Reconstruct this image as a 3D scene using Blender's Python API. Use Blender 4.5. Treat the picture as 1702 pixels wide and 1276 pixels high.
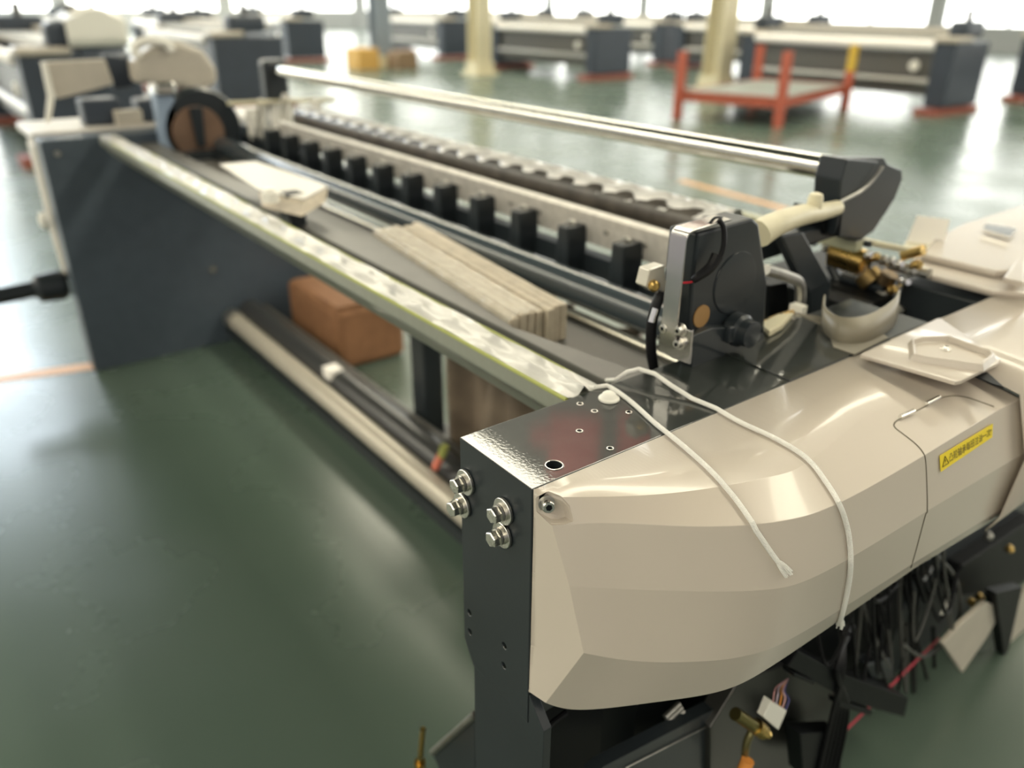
import bpy, bmesh, math, random
from mathutils import Vector as V, Matrix as M4
from mathutils.bvhtree import BVHTree
random.seed(7)
PI = math.pi
sc = bpy.context.scene
for o in list(bpy.data.objects): bpy.data.objects.remove(o)
C = sc.collection

# ---------------------------------------------------------------- camera
F_PX, PITCH, YAW, ROLL, EYE = 1317.4, .44993, .6482, .00812, V((0, 0, 1.35))
h_ = V((math.sin(YAW), math.cos(YAW), 0)); r_ = V((math.cos(YAW), -math.sin(YAW), 0))
FW = (h_*math.cos(PITCH)+V((0, 0, -math.sin(PITCH)))).normalized(); U0 = r_.cross(FW)
RT = r_*math.cos(ROLL)+U0*math.sin(ROLL); UP = -r_*math.sin(ROLL)+U0*math.cos(ROLL)
cam = bpy.data.cameras.new('camera'); co = bpy.data.objects.new('camera', cam); C.objects.link(co)
cam.sensor_fit = 'HORIZONTAL'; cam.sensor_width = 36; cam.lens = F_PX/1702*36
m = M4([(RT[i], UP[i], -FW[i], EYE[i]) for i in range(3)]+[(0, 0, 0, 1)])
co.matrix_world = m; cam.clip_start = .02; cam.clip_end = 300
cam.dof.use_dof = True; cam.dof.focus_distance = .84; cam.dof.aperture_fstop = 2.5
sc.camera = co

# ---------------------------------------------------------------- world, exposure
sc.view_settings.view_transform = 'Standard'; sc.view_settings.look = 'None'
sc.view_settings.exposure = 0.45; sc.view_settings.gamma = 1; sc.view_settings.use_curve_mapping = False
w = bpy.data.worlds.new('world'); sc.world = w; w.use_nodes = True
bg = w.node_tree.nodes['Background']; bg.inputs[0].default_value = (1.0, .95, .93, 1); bg.inputs[1].default_value = .46
SKYLIGHT, WINDOW = 8.5, 3.3

def ray(px, py): return RT*((px-851)/F_PX)-UP*((py-638)/F_PX)+FW
def P(px, py, **k):
    """the point seen at a photograph pixel on the plane x=, y= or z="""
    a, v = list(k.items())[0]; i = 'xyz'.index(a); d = ray(px, py)
    return EYE+d*((v-EYE[i])/d[i])
def Ppl(px, py, p0, n):
    d = ray(px, py); return EYE+d*((p0-EYE).dot(n)/d.dot(n))

# ---------------------------------------------------------------- materials
def mat(name, col, rough=.5, metal=0, coat=0, spec=.5, var=0, scale=20, bump=0, bscale=60, rvar=0, emit=0, trans=0, alpha=1, col2=None, stretch=None):
    m = bpy.data.materials.new(name); m.use_nodes = True; n = m.node_tree.nodes; l = m.node_tree.links
    b = n['Principled BSDF']; b.inputs['Base Color'].default_value = (*col, 1); b.inputs['Roughness'].default_value = rough
    b.inputs['Metallic'].default_value = metal; b.inputs['Coat Weight'].default_value = coat; b.inputs['Specular IOR Level'].default_value = spec; b.inputs['Coat Roughness'].default_value = .05
    b.inputs['Transmission Weight'].default_value = trans; b.inputs['Alpha'].default_value = alpha
    if emit: b.inputs['Emission Color'].default_value = (*col, 1); b.inputs['Emission Strength'].default_value = emit
    tc = n.new('ShaderNodeTexCoord'); mp = n.new('ShaderNodeMapping'); l.new(tc.outputs['Object'], mp.inputs[0])
    if stretch: mp.inputs['Scale'].default_value = stretch
    def noise(s, d=5):
        t = n.new('ShaderNodeTexNoise'); t.inputs['Scale'].default_value = s; t.inputs['Detail'].default_value = d; l.new(mp.outputs[0], t.inputs['Vector']); return t
    if var or col2:
        t = noise(scale); r = n.new('ShaderNodeValToRGB'); l.new(t.outputs[0], r.inputs[0])
        r.color_ramp.elements[0].position = .35; r.color_ramp.elements[1].position = .65
        c2 = col2 or tuple(min(1, c*(1+var)) for c in col); c1 = col if col2 else tuple(c*(1-var) for c in col)
        r.color_ramp.elements[0].color = (*c1, 1); r.color_ramp.elements[1].color = (*c2, 1); l.new(r.outputs[0], b.inputs['Base Color'])
    if rvar:
        t = noise(scale*1.7); q = n.new('ShaderNodeMapRange'); l.new(t.outputs[0], q.inputs[0]); q.inputs[1].default_value = .3; q.inputs[2].default_value = .7
        q.inputs[3].default_value = max(0, rough-rvar); q.inputs[4].default_value = rough+rvar; l.new(q.outputs[0], b.inputs['Roughness'])
    if bump:
        t = noise(bscale); q = n.new('ShaderNodeBump'); q.inputs['Strength'].default_value = bump; q.inputs['Distance'].default_value = .01
        l.new(t.outputs[0], q.inputs['Height']); l.new(q.outputs[0], b.inputs['Normal'])
    return m
COVER = mat('beige_plastic', (.52, .462, .395), .26, coat=.3, var=.02, scale=3, bump=.008, bscale=14)
COVERFAR = mat('beige_plastic_matt', (.46, .42, .35), .4, var=.04)
PAINT = mat('dark_grey_paint', (.017, .022, .026), .36, coat=.08, spec=.4, var=.1, scale=8, bump=.01, bscale=200)
GLOSS = mat('dark_gloss_paint', (.020, .024, .022), .3, coat=1, spec=.15, var=.15, scale=30, bump=.004, bscale=45)
GLOSSC = GLOSS.node_tree.nodes['Principled BSDF']; GLOSSC.inputs['Coat Roughness'].default_value = .008; GLOSSC.inputs['Coat IOR'].default_value = 1.6
_n = GLOSS.node_tree.nodes; _t = _n.new('ShaderNodeTexNoise'); _t.inputs['Scale'].default_value = 260; _b = _n.new('ShaderNodeBump'); _b.inputs['Strength'].default_value = .022; _b.inputs['Distance'].default_value = .002
_c = _n.new('ShaderNodeTexCoord'); GLOSS.node_tree.links.new(_c.outputs['Object'], _t.inputs['Vector']); GLOSS.node_tree.links.new(_t.outputs[0], _b.inputs['Height']); GLOSS.node_tree.links.new(_b.outputs[0], GLOSSC.inputs['Coat Normal'])
HAZEP = mat('blue_grey_paint', (.030, .040, .056), .45, var=.1, scale=6)  # far machine paint; its bluish tint stands in for distance haze
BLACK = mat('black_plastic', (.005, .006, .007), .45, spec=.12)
RUBBER = mat('black_rubber', (.006, .006, .007), .5, spec=.2)
STEEL = mat('zinc_steel', (.62, .60, .56), .28, metal=1, bump=.05, bscale=150, rvar=.08)
DULL = mat('dull_steel', (.40, .39, .36), .45, metal=1, var=.15, scale=40)
CHROME = mat('chrome', (.8, .79, .76), .12, metal=1)
BRASS = mat('brass', (.62, .42, .14), .3, metal=1, rvar=.1)
WHITE = mat('white_plastic', (.75, .73, .66), .45)
CORD = mat('white_braid', (.94, .92, .86), .8, bump=.6, bscale=900)
YEL = mat('yellow_sticker', (.80, .62, .02), .4)
INK = mat('black_ink', (.03, .015, .01), .6)
RED = mat('red_paint', (.38, .085, .045), .6, var=.1)
SKID = mat('red_skid_paint', (.26, .075, .05), .6)
REDC = mat('red_cloth', (.30, .012, .02), .9)
CARD = mat('orange_cardboard', (.25, .12, .055), .8, var=.1)
SLAT = mat('wrapped_slats', (.46, .40, .31), .55, var=.12, scale=30, bump=.3, bscale=60)
FILM = mat('crumpled_film', (.52, .51, .48), .36, coat=.2, bump=.5, bscale=22, var=.12, scale=18, stretch=(1, .35, 1))
FILMG = mat('grey_film_sheet', (.22, .23, .19), .3, coat=.3, bump=.3, bscale=15)
YELGREEN = mat('yellow_green_tape', (.34, .36, .10), .6)
CREAM = mat('cream_paint', (.62, .57, .40), .4, var=.06)
DRAPE = mat('brown_grey_drape', (.16, .125, .09), .6, var=.25, scale=10, bump=.4, bscale=12)
MIDGREY = mat('mid_grey_paint', (.085, .082, .074), .4, var=.08)
PINK = mat('red_strap', (.62, .06, .10), .5)
STRAP = mat('polished_strap', (.42, .41, .40), .22, metal=1, rvar=.06)
SILVER = mat('silver_tube', (.58, .56, .50), .25, metal=.9)
PAPER = mat('white_paper', (.88, .85, .80), .7)
COLUMN = mat('blue_grey_column', (.22, .26, .30), .5)

# ---------------------------------------------------------------- helpers
class MB:
    def __init__(s): s.b = bmesh.new()
    def box(s, lo, hi, bev=0):
        lo, hi = V(lo), V(hi); r = bmesh.ops.create_cube(s.b, size=1)
        for v in r['verts']: v.co = V([(lo[i]+hi[i])/2+v.co[i]*(hi[i]-lo[i]) for i in range(3)])
        if bev: bmesh.ops.bevel(s.b, geom=list({e for v in r['verts'] for e in v.link_edges}), offset=bev, segments=2, affect='EDGES', profile=.5)
        return s
    def prism(s, pts, d, bev=0):
        """polygon of 3-D points pushed by the vector d"""
        d = V(d); a = [s.b.verts.new(V(p)) for p in pts]; b = [s.b.verts.new(V(p)+d) for p in pts]; n = len(a)
        fs = [s.b.faces.new(a), s.b.faces.new(b[::-1])]
        for i in range(n): fs.append(s.b.faces.new((a[i], b[i], b[(i+1) % n], a[(i+1) % n])))
        bmesh.ops.recalc_face_normals(s.b, faces=fs)
        if bev: bmesh.ops.bevel(s.b, geom=list({e for f in fs for e in f.edges}), offset=bev, segments=2, affect='EDGES', profile=.5)
        return s
    def lathe(s, p, axis, prof, seg=24, flat=0):
        """prof: (distance along axis, radius) pairs"""
        p, axis = V(p), V(axis).normalized(); t = axis.orthogonal().normalized(); u = axis.cross(t); rings = []
        for d, r in prof:
            rings.append([s.b.verts.new(p+axis*d+(t*math.cos(2*PI*k/seg)+u*math.sin(2*PI*k/seg))*max(r, 1e-5)) for k in range(seg)])
        fs = []
        for a, b in zip(rings, rings[1:]):
            for k in range(seg): fs.append(s.b.faces.new((a[k], a[(k+1) % seg], b[(k+1) % seg], b[k])))
        fs.append(s.b.faces.new(rings[0][::-1])); fs.append(s.b.faces.new(rings[-1]))
        bmesh.ops.recalc_face_normals(s.b, faces=fs); return s
    def rod(s, a, b, r, seg=20, r2=None):
        a, b = V(a), V(b); L = (b-a).length; return s.lathe(a, b-a, [(0, r), (L, r if r2 is None else r2)], seg)
    def tube(s, pts, r, seg=8, sm=6):
        pts = [V(p) for p in pts]
        if sm > 1: pts = catmull(pts, sm)
        n = len(pts); rings = []; t0 = (pts[1]-pts[0]).normalized(); u = t0.orthogonal().normalized()
        for i, p in enumerate(pts):
            t = (pts[min(i+1, n-1)]-pts[max(i-1, 0)]).normalized(); u = (u-t*u.dot(t)).normalized(); w = t.cross(u)
            rr = r(i/(n-1)) if callable(r) else r
            rings.append([s.b.verts.new(p+(u*math.cos(2*PI*k/seg)+w*math.sin(2*PI*k/seg))*rr) for k in range(seg)])
        for a, b in zip(rings, rings[1:]):
            for k in range(seg): s.b.faces.new((a[k], a[(k+1) % seg], b[(k+1) % seg], b[k]))
        s.b.faces.new(rings[0][::-1]); s.b.faces.new(rings[-1]); return s
    def done(s, name, mt, parent=None, smooth=30, bevel=0):
        me = bpy.data.meshes.new(name); bmesh.ops.recalc_face_normals(s.b, faces=s.b.faces); s.b.to_mesh(me); s.b.free()
        o = bpy.data.objects.new(name, me); C.objects.link(o); me.materials.append(mt)
        if smooth:
            for p in me.polygons: p.use_smooth = True
            me.set_sharp_from_angle(angle=math.radians(smooth))
        if parent:
            o.parent = parent; q = parent; off = V((0, 0, 0))
            while q: off += q.location; q = q.parent
            me.transform(M4.Translation(-off))
        if bevel:
            b = o.modifiers.new('bevel', 'BEVEL'); b.width = bevel; b.segments = 2; b.limit_method = 'ANGLE'; b.angle_limit = math.radians(40)
        return o
def catmull(p, k):
    out = []
    for i in range(len(p)-1):
        a, b, c, d = p[max(i-1, 0)], p[i], p[i+1], p[min(i+2, len(p)-1)]
        for j in range(k):
            t = j/k; out.append(.5*((2*b)+(c-a)*t+(2*a-5*b+4*c-d)*t*t+(3*b-a-3*c+d)*t**3))
    return out+[p[-1]]
def tag(o, label, cat, group=None, kind=None):
    if label: o['label'] = label
    if cat: o['category'] = cat
    if group: o['group'] = group
    if kind: o['kind'] = kind
    return o
def thing(name, loc, label, cat, group=None):
    o = bpy.data.objects.new(name, None); C.objects.link(o); o.location = loc; o.empty_display_size = .05
    return tag(o, label, cat, group)
def struct(o): o['kind'] = 'structure'; return o
def pxp(pts, axis, val, d, bev=0, mb=None):
    """outline traced on one real plane, given a real depth"""
    mb = mb or MB(); dv = [0, 0, 0]; dv['xyz'.index(axis)] = d
    return mb.prism([P(*q, **{axis: val}) for q in pts], dv, bev)
def copytree(o, parent=None):
    c = o.copy(); C.objects.link(c)
    if parent: c.parent = parent
    for ch in list(o.children): copytree(ch, c)
    return c

# ================================================================ the hall
fl = MB().box((-14, -12, -.2), (29, 42, 0)).done('floor', mat('green_epoxy', (.072, .106, .082), .27, coat=0, spec=.7, col2=(.084, .116, .092), scale=.9, rvar=.05, bump=.012, bscale=3), smooth=0); struct(fl)
LINE = mat('orange_floor_line', (.62, .33, .14), .4)
a, b = P(-60, 640, z=0), P(175, 607, z=0)
struct(MB().prism([a+V((0, -.03, .001)), b+V((0, -.03, .001)), b+V((0, .05, .001)), a+V((0, .05, .001))], (0, 0, .001)).done('trim_1', LINE, smooth=0))
a, b = P(1130, 300, z=0), P(1345, 358, z=0)
struct(MB().prism([a+V((-.04, 0, .001)), b+V((-.04, 0, .001)), b+V((.04, 0, .001)), a+V((.04, 0, .001))], (0, 0, .001)).done('trim_2', LINE, smooth=0))
WALL = mat('pale_wall', (.45, .46, .45), .7); CEIL = mat('dark_roof_steel', (.10, .11, .10), .6)
WIN = mat('daylight_pane', (1, 1, .96), .5, emit=WINDOW)
SKY = mat('skylight_pane', (1, .93, .74), .5, emit=SKYLIGHT)
SKYC = mat('skylight_pane_cool', (.80, .90, 1), .5, emit=SKYLIGHT)
WX, WY, HC = 28.0, 41.0, 7.0
struct(MB().box((WX, -12, 0), (WX+.3, WY, .75)).box((WX, -12, 6.0), (WX+.3, WY, HC)).done('wall_right', WALL, smooth=0))
struct(MB().box((-14, WY, 0), (WX, WY+.3, .85)).box((-14, WY, 6.0), (WX, WY+.3, HC)).done('wall_back', WALL, smooth=0))
FRAMEW = mat('window_frame', (.35, .37, .36), .5)
n = 1
for k in range(8):
    y0 = -12+k*6.6
    o = MB().box((WX+.1, y0+.25, .75), (WX+.14, y0+6.35, 6.0)).done('window_%d' % n, WIN, smooth=0); struct(o)
    f = MB()
    for q in range(4): f.box((WX+.02, y0+.2+q*2.03, .75), (WX+.1, y0+.28+q*2.03, 6.0))
    f.box((WX+.02, y0+.2, 2.4), (WX+.1, y0+6.4, 2.48)); f.done('window_frame', FRAMEW, o, smooth=0)
    struct(MB().box((WX-.05, y0-.25, 0), (WX+.35, y0+.25, HC)).done('trim_%d' % (n+2), WALL, smooth=0)); n += 1
for k in range(6):
    x0 = -14+k*7
    o = MB().box((x0+.3, WY+.1, .85), (x0+6.7, WY+.14, 6.0)).done('window_%d' % n, WIN, smooth=0); struct(o)
    f = MB()
    for q in range(4): f.box((x0+.26+q*2.13, WY+.02, .85), (x0+.34+q*2.13, WY+.1, 6.0))
    f.done('window_frame', FRAMEW, o, smooth=0)
    struct(MB().box((x0-.3, WY-.05, 0), (x0+.3, WY+.35, HC)).done('trim_%d' % (n+2), WALL, smooth=0)); n += 1
strips = [(-12.5, -10.9), (-7.3, -5.6), (-2.6, 1.6), (5.0, 6.65), (12.6, 14.4)]
cb = MB(); xs = [-14]+[v for s_ in strips for v in s_]+[WX]
for i in range(0, len(xs), 2): cb.box((xs[i], -12, HC), (xs[i+1], WY, HC+.2))
for s_ in strips:
    cb.box((s_[0], -12, HC), (s_[1], 17 if s_[0] == -2.6 else -11, HC+.2)); cb.box((s_[0], WY-1.5, HC), (s_[1], WY, HC+.2))
struct(cb.done('ceiling', CEIL, smooth=0))
for i, s_ in enumerate(strips):
    o = MB().box((s_[0], 17 if i == 2 else -11, HC+.1), (s_[1], WY-1.5, HC+.15)).done('window_%d' % (n+i), SKYC if i == 2 else SKY, smooth=0); struct(o)
# unseen red banners, invented to give a red reflection in the glossy frame top
for k, (az, wd, z0, z1) in enumerate([(39.4, .22, 5.9, 6.2), (42.3, .72, 5.7, 6.75), (48.2, .8, 5.6, 6.75)]):
    c = V((math.sin(math.radians(az)), math.cos(math.radians(az)), 0)); t = V((c.y, -c.x, 0)); p = c*9.9
    tag(MB().prism([p-t*wd/2+V((0, 0, z0)), p+t*wd/2+V((0, 0, z0)), p+t*wd/2+V((0, 0, z1)), p-t*wd/2+V((0, 0, z1))], c*.01).done('hanging_banner', REDC, smooth=0),
        ['smallest red cloth banner under the roof, mirrored left on the gloss plate', 'red banner under the roof mirrored in the middle of the gloss plate', 'widest red banner under the roof, mirrored beside the white cap'][k], 'banner', 'red banners')

# ================================================================ near side frame of the loom
FX, Y0, Y1, ZT = .43, .532, .667, .90
fr = thing('loom_side_frame', (.43, .6, 0), 'dark grey painted steel side frame of the near loom with a glossy flat top', 'machine frame')
body = MB().prism([(FX, Y0, ZT), (FX, Y1, ZT), (FX, Y1, .60), (FX, .66, .585), (FX, .647, .565), (FX, Y0, .565)], (.79, 0, 0)).done('frame_beam', GLOSS, fr, smooth=0)
body['label'] = 'glossy dark top beam with drilled holes'
cut = MB()
HOLES = [((921, 773), .0095), ((964, 671), .0036), ((988, 683), .0036), ((963, 716), .0036), ((1014, 745), .0036), ((1045, 685), .0036)]
for q, r in HOLES: p = P(*q, z=ZT); cut.rod(p-V((0, 0, .04)), p+V((0, 0, .01)), r, 24)
SH = [(780, 1018), (781, 1050), (838, 1073), (837, 1106)]
for q in SH: p = P(*q, x=FX); cut.rod(p+V((.03, 0, 0)), p-V((.01, 0, 0)), .0042, 20)
cutter = cut.done('cutter', BLACK, fr, smooth=0)
bo = body.modifiers.new('holes', 'BOOLEAN'); bo.object = cutter; bo.operation = 'DIFFERENCE'; bo.solver = 'EXACT'
def bake(o):
    dg = bpy.context.evaluated_depsgraph_get(); me = bpy.data.meshes.new_from_object(o.evaluated_get(dg)); o.modifiers.clear(); o.data = me
bpy.context.view_layer.update(); bake(body); bpy.data.objects.remove(cutter)
bv = body.modifiers.new('bevel', 'BEVEL'); bv.width = .0016; bv.segments = 3; bv.limit_method = 'ANGLE'; bv.angle_limit = math.radians(60); bv.harden_normals = True
for p_ in body.data.polygons: p_.use_smooth = True
body.data.set_sharp_from_angle(angle=math.radians(25))
# faces other than the top are the ordinary paint
body.data.materials.append(PAINT)
for p_ in body.data.polygons:
    if p_.normal.z < .7: p_.material_index = 1
for q, r in HOLES:
    p = P(*q, z=ZT); k = MB(); pts = [p+V((math.cos(t*PI/12)*r, math.sin(t*PI/12)*r, .0002)) for t in range(25)]
    k.tube(pts, .0006 if r < .006 else .0007, 6, 1); k.done('hole_rim', STEEL, fr)
lg = MB().prism([(FX+.001, .647, .566), (FX+.001, .647, 0), (FX+.001, .502, 0), (FX+.001, .502, .578), (FX+.001, .531, .612), (FX+.001, .531, .566)], (.012, 0, 0)).done('frame_leg', PAINT, fr, smooth=0, bevel=.0008)
MB().box((1.22, .56, .0), (1.43, Y1, .78)).done('frame_web', PAINT, fr, smooth=0)
MB().box((.444, .57, .0), (.60, .645, .565)).done('leg_core', BLACK, fr, smooth=0)
MB().box((1.4305, Y0, .0), (2.3, .688, .885)).done('gear_case', PAINT, fr, smooth=0, bevel=.003)
gp = P(1228, 599, z=ZT); MB().box((.864, Y0+.001, ZT), (1.2205, Y1-.001, ZT+.0022)).done('rear_top_plate', GLOSS, fr, smooth=0, bevel=.0008)
def hexbolt(p, ax, R, parent, name='hex_bolt', washer=True, sub=True):
    ax = V(ax).normalized(); tilt = V((0, 0, 1)); b = MB(); o_ = R*1.68
    pr = [(.006+.0, R*.62), (.0105, R*.62)]
    s6 = 6; t = ax.orthogonal().normalized(); u = ax.cross(t)
    # head with chamfered hexagon
    def hexa(d, r, ph=.25): return [p+ax*d+(t*math.cos(PI/3*k+ph)+u*math.sin(PI/3*k+ph))*r for k in range(6)]
    rings = [hexa(.0105, R*.98), hexa(.0115, R*1.02), hexa(.0185, R*1.02), hexa(.0198, R*.9)]
    vv = [[b.b.verts.new(q) for q in g] for g in rings]
    for a_, c_ in zip(vv, vv[1:]):
        for k in range(6): b.b.faces.new((a_[k], a_[(k+1) % 6], c_[(k+1) % 6], c_[k]))
    b.b.faces.new(vv[0][::-1]); b.b.faces.new(vv[-1])
    b.lathe(p+ax*.0196, ax, [(0, R*.72), (.0003, R*.70)], 20)
    o = b.done(name, STEEL, parent, smooth=20, bevel=.0004)
    MB().lathe(p, ax, [(.0012, o_*.5), (.0012, o_), (.0018, o_*1.01), (.0042, o_*1.01), (.0048, o_*.97), (.0048, R*.7)], 36).done('flat_washer', STEEL, o)
    MB().lathe(p, ax, [(.0048, R*.8), (.0048, R*1.12), (.0075, R*1.12), (.0078, R*.85), (.0082, R*1.1), (.0105, R*1.1), (.0105, R*.8)], 28).done('spring_washer', STEEL, o)
    return o
for q in [(777, 800), (771, 838), (840, 848), (838, 887)]:
    hexbolt(P(q[0], q[1], x=FX), (-1, 0, 0), .0094, fr)
# round white plug and its rim
p = P(1012, 664, z=ZT)
MB().lathe(p, (0, 0, 1), [(0, .0125), (.0012, .0135), (.003, .0132), (.0045, .0105), (.0085, .0085), (.0105, .006), (.0112, .002)], 36).done('plug_cap', WHITE, fr)['label'] = 'round white domed plug'
# lower rail, tie arm, brass pin
MB().tube([P(941, 1184, x=.5), P(914, 1205, x=.47), P(905, 1225, x=.455), P(905, 1300, x=.455)], .004, 8).done('edge_trim', RUBBER, fr)
bk = thing('angle_brace', (.5, .75, .3), 'angled dark steel arm behind the near frame leg', 'machine arm')
pxp([(790, 1190), (790, 1290), (735, 1290), (718, 1252)], 'x', .50, .05, .002).done('arm_plate', PAINT, bk, smooth=0)
MB().rod(P(719, 1250, x=.498), P(790, 1187, x=.498), .006).done('arm_edge', DULL, bk)
br = thing('brass_pin', P(703, 1290, x=.45), 'upright brass pin left of the frame leg at the bottom edge', 'pin')
MB().rod(P(697, 1276, x=.45), P(703, 1211, x=.45), .0048, 16).done('pin_shaft', BRASS, br)
MB().rod(P(697, 1300, x=.45), P(698, 1266, x=.45), .010, 16).done('pin_collar', BRASS, br)

# ================================================================ beige end cover
cv = thing('end_cover', (.8, .45, .6), 'faceted beige plastic cover wrapped round the near end of the loom, yellow sticker on it', 'machine cover')
def at(q, z): return P(q[0], q[1], z=z)
X = [.44, .47, .51, .55, .60, .66, .70, .74]
colx = []
top = [V((x, Y0-.001, ZT)) for x in (.431, .445, .47, .505, .54, .575, .62, .66, .70, .868, 1.02, 1.12)]
c1 = [V((.431, .531, .893)), P(915, 829, z=.892), P(946, 826, z=.890), P(1030, 825, z=.889), P(1100, 822, z=.888), P(1186, 811, z=.887), P(1262, 796, z=.886), P(1309, 786, z=.885), P(1345, 771, z=.884),
      None, None, None]
c2 = [V((.431, .530, .868)), P(918, 872, z=.868), P(972, 868, z=.868), P(1038, 869, z=.868), P(1100, 873, z=.868), P(1165, 875, z=.868), P(1235, 874, z=.868), P(1320, 864, z=.868), P(1397, 840, z=.868), P(1535, 757, z=.868), P(1661, 680, z=.868), P(1700, 662, z=.872)]
c3 = [V((.431, .530, .795)), P(945, 974, z=.79), P(1000, 976, z=.795), P(1055, 980, z=.795), P(1105, 981, z=.795), P(1165, 983, z=.795), P(1225, 983, z=.795), P(1300, 978, z=.795), P(1362, 962, z=.795), P(1541, 849, z=.795), P(1668, 773, z=.795), P(1725, 740, z=.795)]
c4 = [V((.431, .530, .69)), P(970, 1085, z=.698), P(1020, 1095, z=.708), P(1070, 1100, z=.70), P(1115, 1101, z=.70), P(1165, 1099, z=.70), P(1212, 1096, z=.70), P(1270, 1083, z=.70), P(1325, 1060, z=.70), P(1518, 936, z=.70), P(1650, 855, z=.70), P(1712, 818, z=.70)]
c5 = [V((.430, .530, .619)), P(907, 1168, z=.586), P(945, 1182, z=.60), P(1010, 1177, z=.608), P(1065, 1170, z=.613), P(1125, 1162, z=.618), P(1180, 1154, z=.626), P(1236, 1137, z=.638), P(1300, 1097, z=.652), P(1519, 945, z=.668), P(1655, 862, z=.672), P(1715, 826, z=.672)]
for i in (9, 10, 11): c1[i] = top[i].lerp(c2[i], .55)+V((0, 0, .002))
SUB = 8
fp = V((FX+.001, .53, .8)); fn = (V((.447, .460, 0))-V((FX+.001, .53, 0))).cross(V((0, 0, 1))).normalized()
for r, q in ((c1, (909, 826)), (c2, (918, 876)), (c3, (946, 974)), (c4, (970, 1085)), (c5, (907, 1168))): r[1] = Ppl(q[0], q[1], fp, fn)
def crease(r):
    q = catmull(r, SUB)
    for j in range(8*SUB, len(q)): i = min(j//SUB, len(r)-2); q[j] = r[i].lerp(r[i+1], j/SUB-i)
    lo, hi = SUB, 9*SUB
    for it in range(40):
        q = [p if j <= lo or j >= hi else (q[j-1]+p*2+q[j+1])/4 for j, p in enumerate(q)]
    return q
rows = [crease(r) for r in (top, c1, c2, c3, c4, c5)]
# the inner edge stays straight
for i, p in enumerate(rows[0]): p.y = Y0-.001; p.z = ZT
# keep the corner column crisp: straight from column 0 to 1
for r, src in zip(rows, (top, c1, c2, c3, c4, c5)):
    for j in range(SUB+1): r[j] = src[0].lerp(src[1], j/SUB)
rows.append([p+V((.004, .010, -.001)) for p in rows[5]])
ROWW = [0, .3, .8, .5, .8, .3, 0]
ncol = len(rows[0]); SEAM = 9*SUB
def shellmesh(name, c0, c1_, r0, r1):
    b = bmesh.new(); g = [[b.verts.new(rows[r][c]) for c in range(c0, c1_+1)] for r in range(r0, r1+1)]
    bl = b.edges.layers.float.new('bevel_weight_edge')
    for r in range(len(g)-1):
        for c in range(len(g[0])-1): b.faces.new((g[r][c], g[r+1][c], g[r+1][c+1], g[r][c+1]))
    b.edges.ensure_lookup_table()
    for r in range(len(g)):
        for c in range(len(g[0])-1):
            e = b.edges.get((g[r][c], g[r][c+1]))
            if e and 0 < r < len(g)-1: e[bl] = ROWW[r0+r]
    if c0 == 0:
        for r in range(len(g)-1):
            e = b.edges.get((g[r][SUB], g[r+1][SUB]))
            if e: e[bl] = .7
    bmesh.ops.recalc_face_normals(b, faces=b.faces)
    if sum((f.normal.z for f in b.faces)) < 0: bmesh.ops.reverse_faces(b, faces=b.faces)
    me = bpy.data.meshes.new(name); b.to_mesh(me); b.free()
    o = bpy.data.objects.new(name, me); C.objects.link(o); me.materials.append(COVER); o.parent = cv; me.transform(M4.Translation(-cv.location))
    for p_ in me.polygons: p_.use_smooth = True
    s = o.modifiers.new('thick', 'SOLIDIFY'); s.thickness = .003; s.offset = -1; s.use_even_offset = False
    b2 = o.modifiers.new('bevel', 'BEVEL'); b2.width = .005; b2.segments = 3; b2.limit_method = 'WEIGHT'; b2.harden_normals = True
    return o
shell = shellmesh('cover_shell', 0, ncol-1, 0, 6)
# ray helper on cover + frame
tri_v = []; tri_f = []
for r in range(5):
    for c in range(ncol-1):
        k = len(tri_v); tri_v += [rows[r][c], rows[r+1][c], rows[r+1][c+1], rows[r][c+1]]; tri_f.append((k, k+1, k+2, k+3))
k = len(tri_v); tri_v += [V((FX, Y0, ZT)), V((1.22, Y0, ZT)), V((1.22, Y1, ZT)), V((FX, Y1, ZT))]; tri_f.append((k, k+1, k+2, k+3))
bvh = BVHTree.FromPolygons(tri_v, tri_f)
def hit(px, py, off=0.0):
    d = ray(px, py).normalized(); loc, nrm, i, t = bvh.ray_cast(EYE, d)
    if loc is None: return None
    if nrm.dot(d) > 0: nrm = -nrm
    return loc+nrm*off
def onsurf(pts, off): return [q for q in (hit(x, y, off) for x, y in pts) if q]
def dense(pts, k=6): return [(p.x, p.y) for p in catmull([V((x, y, 0)) for x, y in pts], k)]
seamd = mat('seam_shadow_gap', (.10, .085, .06), .7)
MB().tube(onsurf(dense([(1514, 943), (1526, 900), (1538, 855), (1541, 848), (1540, 800), (1538, 765), (1534, 752), (1522, 738), (1502, 722), (1489, 712), (1486, 705), (1492, 698), (1517, 686), (1540, 674), (1560, 663), (1582, 658), (1605, 660), (1630, 668), (1652, 676)]), .0001), .0008, 6, 1).done('door_seam', seamd, cv)
for q0, q1 in (((1494, 697), (1517, 687)), ((1538, 675), (1559, 664))):
    a, b = hit(*q0, .004), hit(*q1, .004); MB().rod(a, b, .0028, 12).done('hinge_pin', CHROME, cv)
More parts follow.
